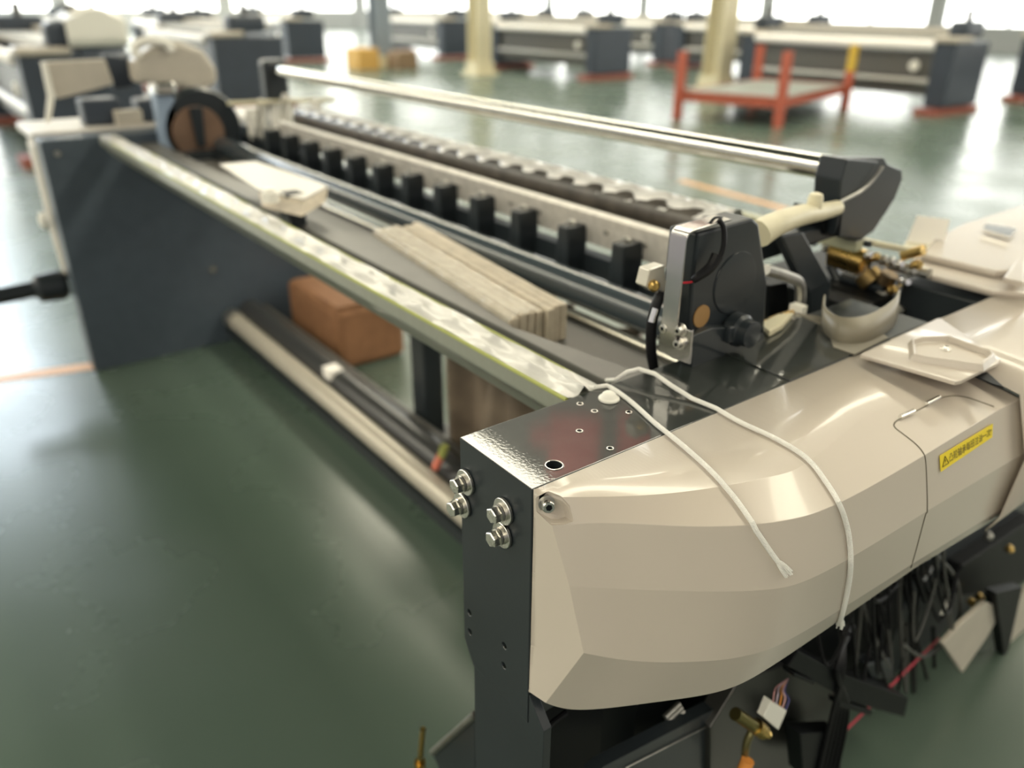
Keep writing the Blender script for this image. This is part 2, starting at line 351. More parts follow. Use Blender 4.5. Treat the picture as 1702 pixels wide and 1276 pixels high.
# screw pocket cut into the corner of the cover
def hull(pts, name, mt, parent=None):
    b = MB(); vs = [b.b.verts.new(p) for p in pts]; bmesh.ops.convex_hull(b.b, input=vs); return b.done(name, mt, parent, smooth=0)
ax = V((-.45, -1, .15)).normalized()
pk = [(890, 828), (912, 816), (932, 824), (947, 840), (953, 866), (937, 872), (915, 872), (891, 849)]
ctr = V((918, 846, 0)); sp = hit(908, 834)
def sc2(k): return [(ctr.x+(x-ctr.x)*k, ctr.y+(y-ctr.y)*k) for x, y in pk]
fl0 = sp-ax*.009
outer = [hit(x, y) for x, y in pk]
cutp = outer+[Ppl(x, y, sp+ax*.02, ax) for x, y in sc2(1.25)]+[Ppl(x, y, fl0, ax) for x, y in sc2(.62)]
cut1 = hull(cutp, 'pocket_cutter', BLACK)
bp = [hit(x, y) for x, y in sc2(1.12)]; bp = [p for p in bp if p]
boss = hull([p-ray(908, 834).normalized()*-.0022 for p in bp]+[V((p.x+.004, .5285, p.z-.002)) for p in bp], 'screw_pocket', COVER, cv)
for o_ in (shell, boss):
    q_ = o_.modifiers.new('pocket', 'BOOLEAN'); q_.object = cut1; q_.operation = 'DIFFERENCE'; q_.solver = 'EXACT'
bpy.context.view_layer.update(); bake(shell); bake(boss); bpy.data.objects.remove(cut1)
bv_ = boss.modifiers.new('b', 'BEVEL'); bv_.width = .0008; bv_.segments = 2
sp = Ppl(908, 836, fl0, ax)
k = MB(); k.lathe(sp, ax, [(0, .0088), (.0008, .0088), (.0012, .0082), (.0012, .006)], 32); k.done('screw_washer', DULL, cv)
k = MB(); k.lathe(sp, ax, [(0, .0062), (.0015, .0066), (.010, .0066), (.011, .0058), (.011, .004)], 24)
sk = k.done('socket_screw', STEEL, cv)
MB().lathe(sp, ax, [(.0108, .0036), (.0113, .0036)], 6).done('hex_socket', BLACK, sk, smooth=0)
# warning sticker
pn0 = c2[9]; ed = (c2[10]-c2[9]); nn = ed.cross(c3[9]-c2[9]).normalized()
if nn.y > 0: nn = -nn
L = [hit(1559.5, 757), hit(1647, 703.5), hit(1647, 726), hit(1560.5, 783.5)]
nn = (L[1]-L[3]).cross(L[0]-L[2]).normalized()
if nn.y > 0: nn = -nn
L[3] -= nn*(L[3]-L[0]).dot(nn); L[2] -= nn*(L[2]-L[0]).dot(nn); L[1] -= nn*(L[1]-L[0]).dot(nn)
L = [q+nn*.0014 for q in L]
stk = MB().prism([L[3], L[2], L[1], L[0]], nn*.0004).done('warning_sticker', YEL, cv, smooth=0); stk['label'] = 'yellow warning sticker with black Chinese writing'
ux = (L[1]-L[0]).normalized(); wid = (L[1]-L[0]).length; uy = (L[0]-L[3]); hei = uy.length; uy = (uy-ux*uy.dot(ux)).normalized(); un = ux.cross(uy)
def text(s, u0, u1, v0, v1, name):
    c = bpy.data.curves.new(name, 'FONT'); c.body = s; c.extrude = 0.0; c.offset = .0
    o = bpy.data.objects.new(name, c); C.objects.link(o); bpy.context.view_layer.update()
    me = bpy.data.meshes.new_from_object(o.evaluated_get(bpy.context.evaluated_depsgraph_get())); bpy.data.objects.remove(o)
    xs_ = [v.co.x for v in me.vertices]; ys_ = [v.co.y for v in me.vertices]
    if not xs_: return
    x0, x1, y0, y1 = min(xs_), max(xs_), min(ys_), max(ys_)
    for v in me.vertices:
        a_ = (v.co.x-x0)/(x1-x0)*(u1-u0)+u0; b_ = (v.co.y-y0)/(y1-y0)*(v1-v0)+v0
        v.co = L[3].lerp(L[2], a_).lerp(L[0].lerp(L[1], a_), b_)+nn*.0009-stk.parent.location
    o = bpy.data.objects.new(name, me); C.objects.link(o); me.materials.append(INK); o.parent = stk
    return o
text('凸轮轴承每班注油一次!', .155, .965, .24, .80, 'sticker_text')
b = MB()
def lp(u, v): return L[3].lerp(L[2], u).lerp(L[0].lerp(L[1], u), v)+nn*.0008
for s0, s1 in (((.03, .24), (.085, .80)), ((.085, .80), (.14, .24)), ((.03, .24), (.14, .24))):
    b.tube([lp(*s0), lp(*s1)], .0004, 4, 1)
b.tube([lp(.085, .6), lp(.085, .42)], .0004, 4, 1); b.tube([lp(.085, .34), lp(.085, .31)], .0004, 4, 1)
b.done('warning_triangle', INK, stk, smooth=0)

# neighbouring covers
c2_ = thing('side_cover', (1.3, .45, .8), 'beige cover section continuing right behind the loose lid, dark slot in front', 'machine cover')
b = MB(); sec = []
for x in (1.108, 1.2, 1.3, 1.45, 1.7, 2.2):
    k = min(1, (x-1.108)/.12)
    sec.append([V((x, Y0-.001, ZT)), V((x, .43, ZT)), V((x, .345-.005*k, .885+.01*k)), V((x, .315, .80)), V((x, .322, .70)), V((x, .335, .67))])
g = [[b.b.verts.new(p) for p in s_] for s_ in sec]
for i in range(len(g)-1):
    for j in range(5): b.b.faces.new((g[i][j], g[i+1][j], g[i+1][j+1], g[i][j+1]))
o = b.done('cover_shell', COVER, c2_, smooth=50); s = o.modifiers.new('t', 'SOLIDIFY'); s.thickness = .003; s.offset = 0
c3_ = thing('rear_cover', (1.7, .6, .8), 'large beige cover at the right edge past the dark recess, stepped top', 'machine cover')
b = MB()
b.prism([(1.432, .537, ZT), (1.432, .69, ZT), (1.62, .745, ZT), (1.80, .775, ZT), (2.3, .78, ZT), (2.3, .30, ZT), (1.60, .32, ZT), (1.50, .45, ZT)], (0, 0, .012), .004)
b.done('cover_top', COVER, c3_, smooth=0)
MB().prism([(1.50, .562, ZT+.012), (1.50, .700, ZT+.012), (1.64, .742, ZT+.012), (1.80, .765, ZT+.012), (2.3, .77, ZT+.012), (2.3, .50, ZT+.012), (1.62, .50, ZT+.012)], (0, 0, .014), .005).done('raised_panel', COVER, c3_, smooth=0)
MB().prism([P(1632, 385, z=.93), P(1638, 376, z=.93), P(1690, 385, z=.93), P(1676, 398, z=.93)], (0, 0, .006)).done('cover_handle', CHROME, c3_, smooth=0)
MB().box((1.75, .53, .926), (1.95, .60, .930)).done('cover_slot', BLACK, c3_, smooth=0)
MB().prism([P(1665, 470, z=.927), P(1700, 478, z=.927), P(1702, 440, z=.927), P(1690, 438, z=.927)], (0, 0, .01), .002).done('cover_latch', COVER, c3_, smooth=0)
# loose lid with shallow tray
ld = thing('loose_lid', (1.1, .45, .92), 'flat beige lid with a shallow recessed tray, laid loose on the cover', 'lid')
zl = .911
TRp = [(1430, 588), (1588, 634), (1598, 632), (1660, 602), (1664, 596), (1565, 529), (1558, 528)]
pl = [P(*q, z=zl) for q in TRp]; b = MB().prism([p-V((0, 0, .006)) for p in pl], (0, 0, .006), .0015); b.done('lid_plate', COVER, ld, smooth=25)
out = [(1512, 572), (1514, 598), (1530, 602), (1632, 616), (1652, 598), (1648, 592), (1575, 566), (1530, 567)]
inn = [(1519, 575), (1520, 588), (1530, 593), (1630, 598), (1643, 594), (1646, 590), (1574, 568), (1530, 570)]
b = MB(); zo = [P(*q, z=zl) for q in out]
cen = sum(zo, V())/len(zo)
lo_ = [cen+(p-cen)*1.05 for p in zo]; hi_ = [cen+(p-cen)*.97+V((0, 0, .009)) for p in zo]; hi2 = [cen+(p-cen)*.92+V((0, 0, .009)) for p in zo]; bo_ = [cen+(p-cen)*.86+V((0, 0, .001)) for p in zo]
R_ = [[b.b.verts.new(p) for p in r] for r in (lo_, hi_, hi2, bo_)]
for a_, c_ in zip(R_, R_[1:]):
    for i in range(8): b.b.faces.new((a_[i], a_[(i+1) % 8], c_[(i+1) % 8], c_[i]))
b.b.faces.new(R_[-1]); b.done('tray_rim', COVER, ld, smooth=20, bevel=.001)
p = P(1572, 580, z=zl+.001)
s_ = MB().lathe(p, (0, 0, 1), [(0, .0075), (.0012, .0075), (.002, .0055), (.0035, .005), (.0042, .003)], 24).done('lid_screw', STEEL, ld)
MB().box(p+V((-.003, -.0006, .0042)), p+V((.003, .0006, .0046))).box(p+V((-.0006, -.003, .0042)), p+V((.0006, .003, .0046))).done('cross_slot', BLACK, s_, smooth=0)
# dark slot next to the lid
MB().prism([P(1618, 626, z=.901), P(1640, 620, z=.901), P(1668, 645, z=.901), P(1650, 640, z=.901)], (0, 0, .002)).done('cover_slot', BLACK, c2_, smooth=0)

# ================================================================ white cords
def cord(pts, pre, name, label, end):
    r = .0030; o = thing(name, hit(*pts[len(pts)//2]), label, 'cord', 'white ropes over the cover')
    q = pre+onsurf(dense(pts, 5), r*.95)
    MB().tube(q, r, 10, 1).done('cord_rope', CORD, o)
    e = q[-1]; d = (q[-1]-q[-2]).normalized(); f = MB()
    sd = d.orthogonal().normalized(); u2 = d.cross(sd)
    tw = -ray(*end).normalized()
    for i in range(34):
        an = random.random()*2*PI; s = random.uniform(.2, 1); v = (sd*math.cos(an)+u2*math.sin(an))*.0055*s
        v += tw*max(0, -v.dot(tw))+tw*.0012
        f.tube([e-d*.007+v*.5, e+d*.002+v*.9, e+d*random.uniform(.009, .015)+v*1.1], .0009, 5, 2)
    f.done('frayed_end', CORD, o)
    return o
cord([(990, 637), (1015, 647), (1050, 672), (1090, 708), (1130, 740), (1180, 785), (1220, 830), (1255, 880), (1280, 917), (1297, 940)],
     [P(925, 657, z=.80)+V((0, .01, 0)), P(948, 648, z=.87)+V((0, .006, 0)), V((P(975, 639, z=ZT).x, Y1+.001, ZT+.002))], 'braided_rope',
     'white braided cord lying over the beige cover, left one, frayed end on the cover face', (1297, 940))
cord([(1190, 682), (1230, 705), (1290, 733), (1340, 765), (1372, 805), (1395, 845), (1407, 890), (1410, 940), (1404, 985), (1396, 1020), (1391, 1040)],
     [P(1005, 650, z=.83)+V((.02, .03, 0)), P(1024, 631, z=ZT+.003), P(1042, 618, z=ZT+.012), P(1062, 613, z=ZT+.016), P(1088, 621, z=ZT+.016), P(1115, 640, z=ZT+.010), P(1150, 662, z=ZT+.004)], 'braided_rope',
     'longer white braided cord hanging down over the cover edge, right one', (1391, 1040))

# ================================================================ loom crosswise members (all run along Y)
YN, YF = .668, 3.27
bb = thing('breast_beam', (.62, 2, .85), 'long front beam wrapped in crumpled clear film with yellow green edges', 'machine beam')
MB().prism([(.592, YN, .897), (.650, YN, .897), (.650, YN, .842), (.610, YN, .852), (.592, YN, .872)], (0, YF-YN, 0)).done('beam_body', FILMG, bb, smooth=0, bevel=.003)
fm = MB(); NX, NY = 6, 140; gv = []
for j in range(NY+1):
    yy = YN+(YF-YN)*j/NY; gv.append([fm.b.verts.new((.594+.055*i/NX, yy, .8985+.0035*(math.sin(yy*23+i*1.7)+math.sin(yy*41-i*2.3)+1.2)*(.35+.65*math.sin(PI*i/NX)))) for i in range(NX+1)])
for j in range(NY):
    for i in range(NX): fm.b.faces.new((gv[j][i], gv[j][i+1], gv[j+1][i+1], gv[j+1][i]))
o = fm.done('film_wrap', FILM, bb, smooth=60)
o['label'] = 'crumpled shiny clear film'
MB().rod((.592, YN, .8985), (.592, YF-.2, .8985), .0028, 8).done('edge_tape', YELGREEN, bb)
MB().rod((.650, YN, .8985), (.650, YF-.4, .8985), .0022, 8).done('edge_tape', YELGREEN, bb)
MB().prism([(.600, YN, .866), (.606, YN, .862), (.630, YN, .832), (.624, YN, .831)], (0, YF-YN, 0)).done('film_flap', FILMG, bb, smooth=0)
# low rollers near the floor
lr = thing('low_front_roller', (.98, 2, .06), 'pale lower roller running just above the floor at the loom front', 'roller')
MB().rod((.965, .70, .115), (.965, YF, .115), .034, 24).done('roller_tube', mat('pale_bare_tube', (.50, .46, .38), .35, metal=.3), lr)
MB().box((.93, .70, .045), (.955, YF, .082)).done('roller_guard', PAINT, lr, smooth=0)
MB().rod((.965, YF-.06, .115), (.965, YF+.0, .115), .04, 24).done('roller_end', DULL, lr)
dr = thing('dark_lower_roller', (1.03, 2, .15), 'thick dark roller beside the pale lower roller, tagged with small labels', 'roller')
MB().rod((1.045, .70, .128), (1.045, YF, .128), .050, 28).done('roller_tube', mat('dark_tube', (.035, .036, .036), .3), dr)
MB().rod((1.112, .70, .13), (1.112, YF, .13), .016, 16).done('tie_rod', MIDGREY, dr)
t_ = P(545, 620, z=.17); MB().box((1.0, t_.y-.03, .150), (1.05, t_.y+.03, .186)).done('pale_tag', PAPER, dr, smooth=0)
for (a0, a1, mt) in (((739, 742), (735, 757), YELGREEN), ((733, 757), (724, 777), mat('coral_tag', (.75, .22, .15), .6))):
    p0, p1 = P(*a0, x=.985), P(*a1, x=.985); MB().tube([p0, p1], .012, 8, 1).done('wire_tag', mt, dr)
# inner grey beam, bundle, drapes
gb = thing('centre_beam', (.88, 2, .77), 'wide flat grey beam inside the loom under the wrapped slats', 'machine beam')
MB().box((.78, YN, .72), (.957, YF, .80)).done('beam_body', MIDGREY, gb, smooth=0, bevel=.012)
MB().rod((.783, YN, .79), (.783, YF, .79), .009, 10).done('beam_lip', PAINT, gb)
b = MB().prism([(.722, YN, .80), (.80, YN, .80), (.745, .98, .80), (.826, 1.63, .80), (.79, 1.70, .80), (.79, YF, .80), (.722, YF, .80)], (0, 0, .062)); b.done('beam_ridge', MIDGREY, gb, smooth=0, bevel=.004)
bn = thing('slat_bundle', (.84, 1.2, .8), 'bundle of beige slats in clear wrapping lying on the grey beam', 'bundle')
SK = lambda y: (y-1.0)*.127
for i in range(7):
    x0 = .752+i*.0183; ya, yb_ = .985+.012*random.random(), 1.62+.04*random.random(); zz = .868+.004*random.random()
    MB().prism([(x0+SK(ya), ya, .802), (x0+.0155+SK(ya), ya, .802), (x0+.0155+SK(ya), ya, zz), (x0+SK(ya), ya, zz)], (SK(yb_)-SK(ya), yb_-ya, 0), .002).done('slat', SLAT, bn, smooth=0)
wb = MB(); gv = []
for j in range(70):
    yy = .995+.64*j/69; row = []
    for i in range(12):
        t = i/11; z = .806+.069*min(1, t*3) if t < .34 else .8735
        row.append(wb.b.verts.new((.749+SK(yy)+(.0 if t < .34 else (t-.3)*.09)-.003*abs(math.sin(yy*37+i)), yy, z+.0025*math.sin(yy*71+i*2.1)+.001)))
    gv.append(row)
for j in range(69):
    for i in range(11): wb.b.faces.new((gv[j][i], gv[j][i+1], gv[j+1][i+1], gv[j+1][i]))
wf = mat('clear_wrap', (.7, .66, .58), .25, alpha=.35, bump=.4, bscale=30); wb.done('clear_wrap', wf, bn, smooth=60)
for nm, pts, x0, lab in (('hanging_drape', [(700, 560), (870, 560), (900, 700), (860, 730), (740, 725), (690, 640)], 1.08, 'brown grey drape hanging below the breast beam beside the frame box'),):
    d = thing(nm, (1.08, 1.5, .3), lab, 'drape'); c4v = [P(*q, x=x0) for q in pts]; b = MB(); y0, y1 = 1.0, 1.82; z0, z1 = .03, .68; gv = []
    for j in range(90):
        yy = y0+(y1-y0)*j/89
        gv.append([b.b.verts.new((x0+.09+.035*math.sin(yy*26+k*.3)+.02*math.sin(yy*61)+.03*k/8, yy, z0+(z1-z0)*k/8)) for k in range(9)])
    for j in range(89):
        for k in range(8): b.b.faces.new((gv[j][k], gv[j][k+1], gv[j+1][k+1], gv[j+1][k]))
    o = b.done('drape_cloth', DRAPE, d, smooth=60); s = o.modifiers.new('t', 'SOLIDIFY'); s.thickness = .004
bx = thing('cardboard_box', (1.35, 2.75, 0), 'orange brown cardboard box on the floor under the loom', 'box')
MB().box((1.20, 2.72, 0), (1.50, 3.22, .26), .03).done('box_body', CARD, bx, smooth=0)
MB().box((1.21, 2.73, .26), (1.49, 2.92, .268)).done('box_flap', CARD, bx, smooth=0)
st = thing('support_stand', (1.15, 2.0, 0), 'dark forked support stand under the middle of the loom', 'stand')
MB().box((1.135, 1.95, .04), (1.205, 2.04, .45), .01).done('stand_post', PAINT, st, smooth=0)
MB().prism([(1.13, 2.02, .40), (1.13, 2.10, .44), (1.13, 2.26, .70), (1.13, 2.16, .70), (1.13, 2.0, .50)], (.05, 0, 0), .004).done('stand_fork', PAINT, st, smooth=0)
MB().prism([(1.13, 1.95, .43), (1.13, 1.86, .52), (1.13, 1.90, .54), (1.13, 2.0, .49)], (.05, 0, 0), .004).done('stand_hook', PAINT, st, smooth=0)
MB().box((1.135, 1.93, 0), (1.26, 2.12, .05), .01).done('stand_foot', PAINT, st, smooth=0)
bg_ = thing('clear_sack', (1.2, 1.75, 0), 'small crumpled pale sack on the floor right of the support stand', 'sack')
b = MB(); r = bmesh.ops.create_icosphere(b.b, subdivisions=3, radius=1)
for v in r['verts']:
    nv = 1+.16*math.sin(v.co.x*7+v.co.z*5)*math.cos(v.co.y*9); v.co = V((1.36+v.co.x*.12*nv, 1.90+v.co.y*.11*nv, .17+v.co.z*.17*nv))
b.done('sack_body', SLAT, bg_, smooth=60)
# dark tube and silver bar
dt = thing('dark_round_tube', (1.0, 2, .84), 'thick dark round cross tube behind the slat bundle', 'tube')
MB().rod((1.01, YN, .838), (1.01, YF, .838), .033, 28).done('tube_body', mat('slate_tube', (.04, .052, .06), .22, coat=.4), dt)
sv = thing('silver_cross_bar', (.99, 2, .79), 'slim silver bar just below the dark round tube', 'bar')
MB().rod((.985, YN, .79), (.985, YF, .79), .013, 16).done('bar_body', SILVER, sv)
# reed rail with brackets
rr = thing('drilled_rail', (1.13, 2, .92), 'long pale drilled rail carrying a row of dark brackets', 'rail')
b = MB().prism([(1.125, .90, .950), (1.140, .90, .956), (1.148, .90, .890), (1.131, .90, .886)], (0, 2.0, 0)); b.done('rail_bar', mat('pale_aluminium', (.60, .57, .52), .4, metal=.4, var=.1, scale=40), rr, smooth=0)
yy = .95
while yy < 2.85:
    MB().lathe((1.1255, yy, .92), (-1, 0, 0.05), [(-.006, .006), (.0012, .006)], 12).done('rail_screw', DULL, rr); yy += .11
MB().box((1.12, .80, .78), (1.15, YF, .865)).done('sley_bar', PAINT, rr, smooth=0)
for k in range(14):
    y = 1.083+k*.1665-.1665
    if y > 2.95 or y < .9: continue
    o = MB().prism([(1.075, y-.018, .925), (1.075, y+.016, .925), (1.075, y+.020, .80), (1.075, y-.024, .80)], (.055, 0, 0), .004).box((1.062, y-.022, .80), (1.076, y+.018, .83)).done('rail_bracket', PAINT, rr, smooth=0)
    MB().lathe((1.10, y, .925), (0, 0, 1), [(0, .010), (.006, .010), (.010, .005)], 14).done('bracket_knob', DULL, o)
# wrapped roll
wr = thing('wrapped_take_up_roll', (1.2, 2, .96), 'shiny film wrapped roll behind the drilled rail', 'roller')
MB().rod((1.235, .93, .955), (1.235, 2.95, .955), .032, 28).done('roll_core', mat('brown_dark_roll', (.075, .065, .055), .35, var=.3, scale=20), wr)
b = MB(); gv = []
for j in range(160):
    yy = .94+2.0*j/159; gv.append([])
    for i in range(10):
        an = math.radians(10+150*i/9); rad = .034+.005*abs(math.sin(yy*31+i*.9))+.003*math.sin(yy*67-i)
        gv[-1].append(b.b.verts.new((1.245+math.cos(an)*rad, yy, .957+math.sin(an)*rad)))
for j in range(159):
    for i in range(9): b.b.faces.new((gv[j][i], gv[j][i+1], gv[j+1][i+1], gv[j+1][i]))
b.done('roll_film', mat('silver_film', (.78, .76, .72), .3, coat=.5, bump=.5, bscale=22, var=.1, scale=18), wr, smooth=60)
for k in range(9):
    y = 1.12+k*.21; MB().lathe((1.195, y, .925), (-1, 0, .3), [(0, .008), (.008, .008), (.012, .004)], 12).done('brass_nut', BRASS, wr)
MB().box((1.17, .93, .895), (1.21, 2.95, .915)).done('roll_rail', PAINT, wr, smooth=0)
r2 = thing('rear_guide_rail', (1.35, 2, .95), 'thin pale olive guide rail behind the wrapped roll', 'rail')
MB().box((1.335, .74, .945), (1.36, 2.9, .965)).done('rail_bar', mat('olive_pale', (.36, .36, .24), .35), r2, smooth=0, bevel=.002)
MB().rod((1.385, .74, .952), (1.385, 2.9, .952), .006).done('guide_wire', PAINT, r2)
# back roller and its brackets
br_ = thing('back_rest_roller', (1.3, 2, 1.09), 'long polished silver roller held high at the back of the loom', 'roller')
MB().rod((1.31, .775, 1.088), (1.31, 3.33, 1.088), .0215, 32).done('roller_tube', mat('polished_tube', (.72, .71, .66), .16, metal=1), br_)
MB().rod((1.31, .76, 1.088), (1.31, 3.34, 1.088), .010, 16).done('roller_axle', DULL, br_)
ab = thing('near_roller_bracket', (1.35, .74, .9), 'dark curved arm holding the near end of the silver roller', 'bracket')
xx = 1.325
pxp([(1409, 262), (1470, 262), (1476, 273), (1500, 283), (1500, 298), (1488, 330), (1452, 385), (1432, 398), (1395, 394)], 'y', .735, .012, .002).done('bracket_web', PAINT, ab, smooth=0)
pxp([(1408, 264), (1462, 268), (1440, 302), (1420, 325), (1398, 352), (1390, 392), (1398, 300)], 'y', .722, .05, .003).done('bracket_flange', PAINT, ab, smooth=0)
MB().tube([P(1467, 277, y=.718), P(1450, 300, y=.718), P(1430, 318, y=.718), P(1398, 335, y=.718), P(1370, 352, y=.718)], .003, 8).done('bracket_rib', DULL, ab)
pxp([(1360, 345), (1395, 352), (1440, 395), (1430, 400), (1370, 390)], 'y', .74, .05, .003).done('bracket_base', BLACK, ab, smooth=0)
ab2 = thing('far_roller_bracket', (1.31, 3.36, .9), 'dark bracket at the far end of the silver roller', 'bracket')
MB().box((1.26, 3.33, .92), (1.36, 3.40, 1.13), .015).done('bracket_body', PAINT, ab2, smooth=0)
# cream hose lying behind brake housing
ch = thing('cream_lever', (1.2, .8, 1.0), 'cream coloured cast lever with a round knob behind the brake housing', 'lever')
MB().tube([P(1262, 388, y=.69), P(1290, 372, y=.69), P(1330, 358, y=.70), P(1365, 352, y=.71), P(1392, 345, y=.715)], lambda t: .021-.009*t, 12).done('lever_arm', CREAM, ch)
MB().lathe(P(1352, 350, y=.705), (0, 0, 1), [(0, .012), (.018, .012), (.026, .010), (.028, .006)], 18).done('lever_knob', CREAM, ch)
sb = thing('dark_slanted_brace', (1.1, .7, .9), 'dark slanted brace plate right of the brake housing', 'brace')
p1 = [(1298, 392), (1335, 385), (1382, 470), (1345, 488)]
pxp(p1, 'y', .70, .02, .003).done('brace_plate', PAINT, sb, smooth=0)
pxp([(1335, 385), (1382, 470), (1375, 515), (1345, 530), (1345, 488)], 'y', .705, .03, .003).done('brace_foot', PAINT, sb, smooth=0)
pxp([(1260, 403), (1395, 372), (1395, 392), (1270, 433)], 'y', .745, .03, .003).done('brace_bar', PAINT, sb, smooth=0)

# ================================================================ brake housing on the near frame
bh = thing('brake_housing', (.9, .66, .90), 'dark grey cast housing with a polished steel strap on the frame top', 'brake housing')
pxp([(1160, 388), (1252, 362), (1262, 372), (1276, 470), (1270, 560), (1240, 580), (1150, 592), (1145, 560), (1150, 470)], 'y', .655, .05, .004).done('housing_body', PAINT, bh, smooth=0)
pxp([(1148, 560), (1185, 545), (1240, 545), (1270, 555), (1272, 575), (1150, 612)], 'y', .640, .02, .0015).done('base_block', PAINT, bh, smooth=0)
c_ = P(1228, 548, y=.640); k = MB().lathe(c_+V((0, .01, 0)), (0, -1, 0), [(0, .024), (.016, .024), (.020, .020), (.034, .019), (.036, .012)], 28); k.box(c_+V((-.03, -.008, -.012)), c_+V((.0, .006, .012)), .003); k.done('clamp_hub', PAINT, bh)
c_ = P(1165, 525, y=.655); MB().lathe(c_, (0, -1, 0), [(0, .016), (.002, .016), (.002, .010)], 28).done('adhesive_spot', mat('brown_resin', (.30, .17, .06), .4), bh)
c_ = P(1222, 470, y=.6545); MB().lathe(c_, (0, -1, 0), [(-.001, .045), (.0015, .044), (.0018, .04)], 40).done('round_boss', PAINT, bh)
# strap: steel U band
xs0 = P(1128, 450, y=.655).x
za, zb = P(1125, 380, x=xs0).z, P(1100, 530, x=xs0).z
y_a, y_b = P(1140, 400, x=xs0).y, P(1112, 400, x=xs0).y
prof = [(xs0, zb-.035), (xs0, za-.012), (xs0+.004, za-.003), (xs0+.012, za), (xs0+.085, za+.004)]
inner = [(x+.003 if i < 2 else x+.002, z-(.003 if i > 1 else 0)) for i, (x, z) in enumerate(prof)]
MB().prism([(x, y_a, z) for x, z in prof]+[(x, y_a, z) for x, z in inner[::-1]], (0, y_b-y_a, 0)).done('steel_strap', STRAP, bh, smooth=40, bevel=.0008)
xp = P(1120, 570, y=.66).x-.004
pl = [(1098, 532), (1150, 550), (1146, 606), (1118, 596), (1093, 582)]
pxp(pl, 'x', xp, .004, .001).done('strap_plate', STRAP, bh, smooth=0)
for q in ((1108, 544), (1133, 548), (1131, 570)):
    p = P(*q, x=xp); k = MB().lathe(p, (-1, 0, 0), [(0, .0095), (.0015, .0095), (.0018, .006), (.0085, .006), (.009, .004)], 18).done('strap_bolt', STEEL, bh)
    MB().lathe(p, (-1, 0, 0), [(.0088, .003), (.0092, .003)], 6).done('hex_socket', BLACK, k, smooth=0)
# loose cables on the housing
MB().tube([P(1195, 365, y=.65), P(1203, 380, y=.645), P(1203, 408, y=.64), P(1195, 430, y=.64), P(1180, 448, y=.64), P(1165, 458, y=.645)], .0035, 8).done('black_cable', RUBBER, bh)
MB().tube([P(1192, 425, y=.638), P(1180, 445, y=.638), P(1160, 460, y=.642), P(1152, 466, y=.646)], lambda t: .0085-.004*t, 10).done('cable_plug', RUBBER, bh)
MB().tube([P(1158, 465, y=.645), P(1147, 469, y=.648), P(1130, 470, y=.655)], .0014, 6).done('red_wire', mat('red_wire', (.55, .02, .04), .4), bh)
MB().tube([P(1150, 385, y=.66), P(1175, 375, y=.655), P(1188, 362, y=.655), P(1200, 362, y=.66)], .0018, 6).done('thin_wire', RUBBER, bh)
hs = thing('black_hose', (.76, .70, .9), 'black hose looping down left of the steel strap with a silver ferrule', 'hose')
MB().tube([P(1100, 485, y=.70), P(1088, 515, y=.70), P(1082, 550, y=.70), P(1083, 590, y=.70), P(1090, 625, y=.70)], .0075, 12).done('hose_body', RUBBER, hs)
MB().rod(P(1090, 512, y=.692), P(1083, 535, y=.692), .0045).done('hose_ferrule', CHROME, hs)
cb_ = thing('clear_sensor_block', (.75, .72, .98), 'small clear plastic block with a brass screw left of the steel strap', 'sensor')
pxp([(1080, 448), (1105, 440), (1108, 485), (1092, 488), (1073, 476)], 'y', .70, .02, .002).done('block_body', mat('cloudy_plastic', (.55, .52, .44), .15, coat=.6), cb_, smooth=0)
MB().lathe(P(1085, 474, y=.699), (-.3, -1, 0), [(0, .008), (.006, .008), (.008, .005)], 12).done('brass_screw', BRASS, cb_)

# pieces on the frame top right of the housing
lv = thing('pale_bent_lever', (.98, .69, .93), 'pale bent metal lever with a pink tinted joint right of the brake housing', 'lever')
MB().tube([P(1272, 448, y=.70), P(1305, 458, y=.70), P(1328, 470, y=.70), P(1330, 500, y=.70), P(1322, 518, y=.70)], .009, 10).done('lever_arm', DULL, lv)
MB().tube([P(1322, 518, y=.695), P(1295, 526, y=.69), P(1270, 537, y=.685)], .005, 10).done('lever_rod', BRASS, lv)
MB().box(P(1310, 527, y=.70), P(1331, 505, y=.69)+V((0, -.012, 0)), .001).done('lever_joint', WHITE, lv, smooth=0)
pxp([(1280, 475), (1310, 470), (1312, 530), (1280, 535)], 'y', .73, .03, .003).done('lever_housing', BLACK, lv, smooth=0)
wt = thing('cream_plastic_tab', (.95, .65, .91), 'cream plastic tab sticking out beside the brake housing', 'tab')
MB().prism([P(1262, 546, z=.903), P(1292, 531, z=.903), P(1318, 528, z=.903), P(1300, 548, z=.903), P(1278, 561, z=.903)], (0, 0, .010), .002).done('tab_plate', CREAM, wt, smooth=0)
arc = thing('curved_cover_strip', (1.1, .6, .9), 'curved beige offcut strip standing on the frame top, bent like an arc', 'strip')
pts = catmull([P(*q, z=ZT+.003) for q in ((1367, 525), (1366, 548), (1385, 566), (1415, 572), (1450, 566), (1483, 545), (1492, 530))], 6)
b = MB(); n_ = len(pts); lo = [b.b.verts.new(p) for p in pts]; hi = [b.b.verts.new(p+V((.012, .012, .030+.012*i/n_))) for i, p in enumerate(pts)]
for i in range(n_-1): b.b.faces.new((lo[i], lo[i+1], hi[i+1], hi[i]))
o = b.done('strip_band', mat('grey_beige_strip', (.24, .215, .16), .4), arc, smooth=60); s = o.modifiers.new('t', 'SOLIDIFY'); s.thickness = .003
pp = thing('paper_scraps', (1.1, .58, .9), 'flat pale offcut sheet lying under the curved strip', 'sheet')
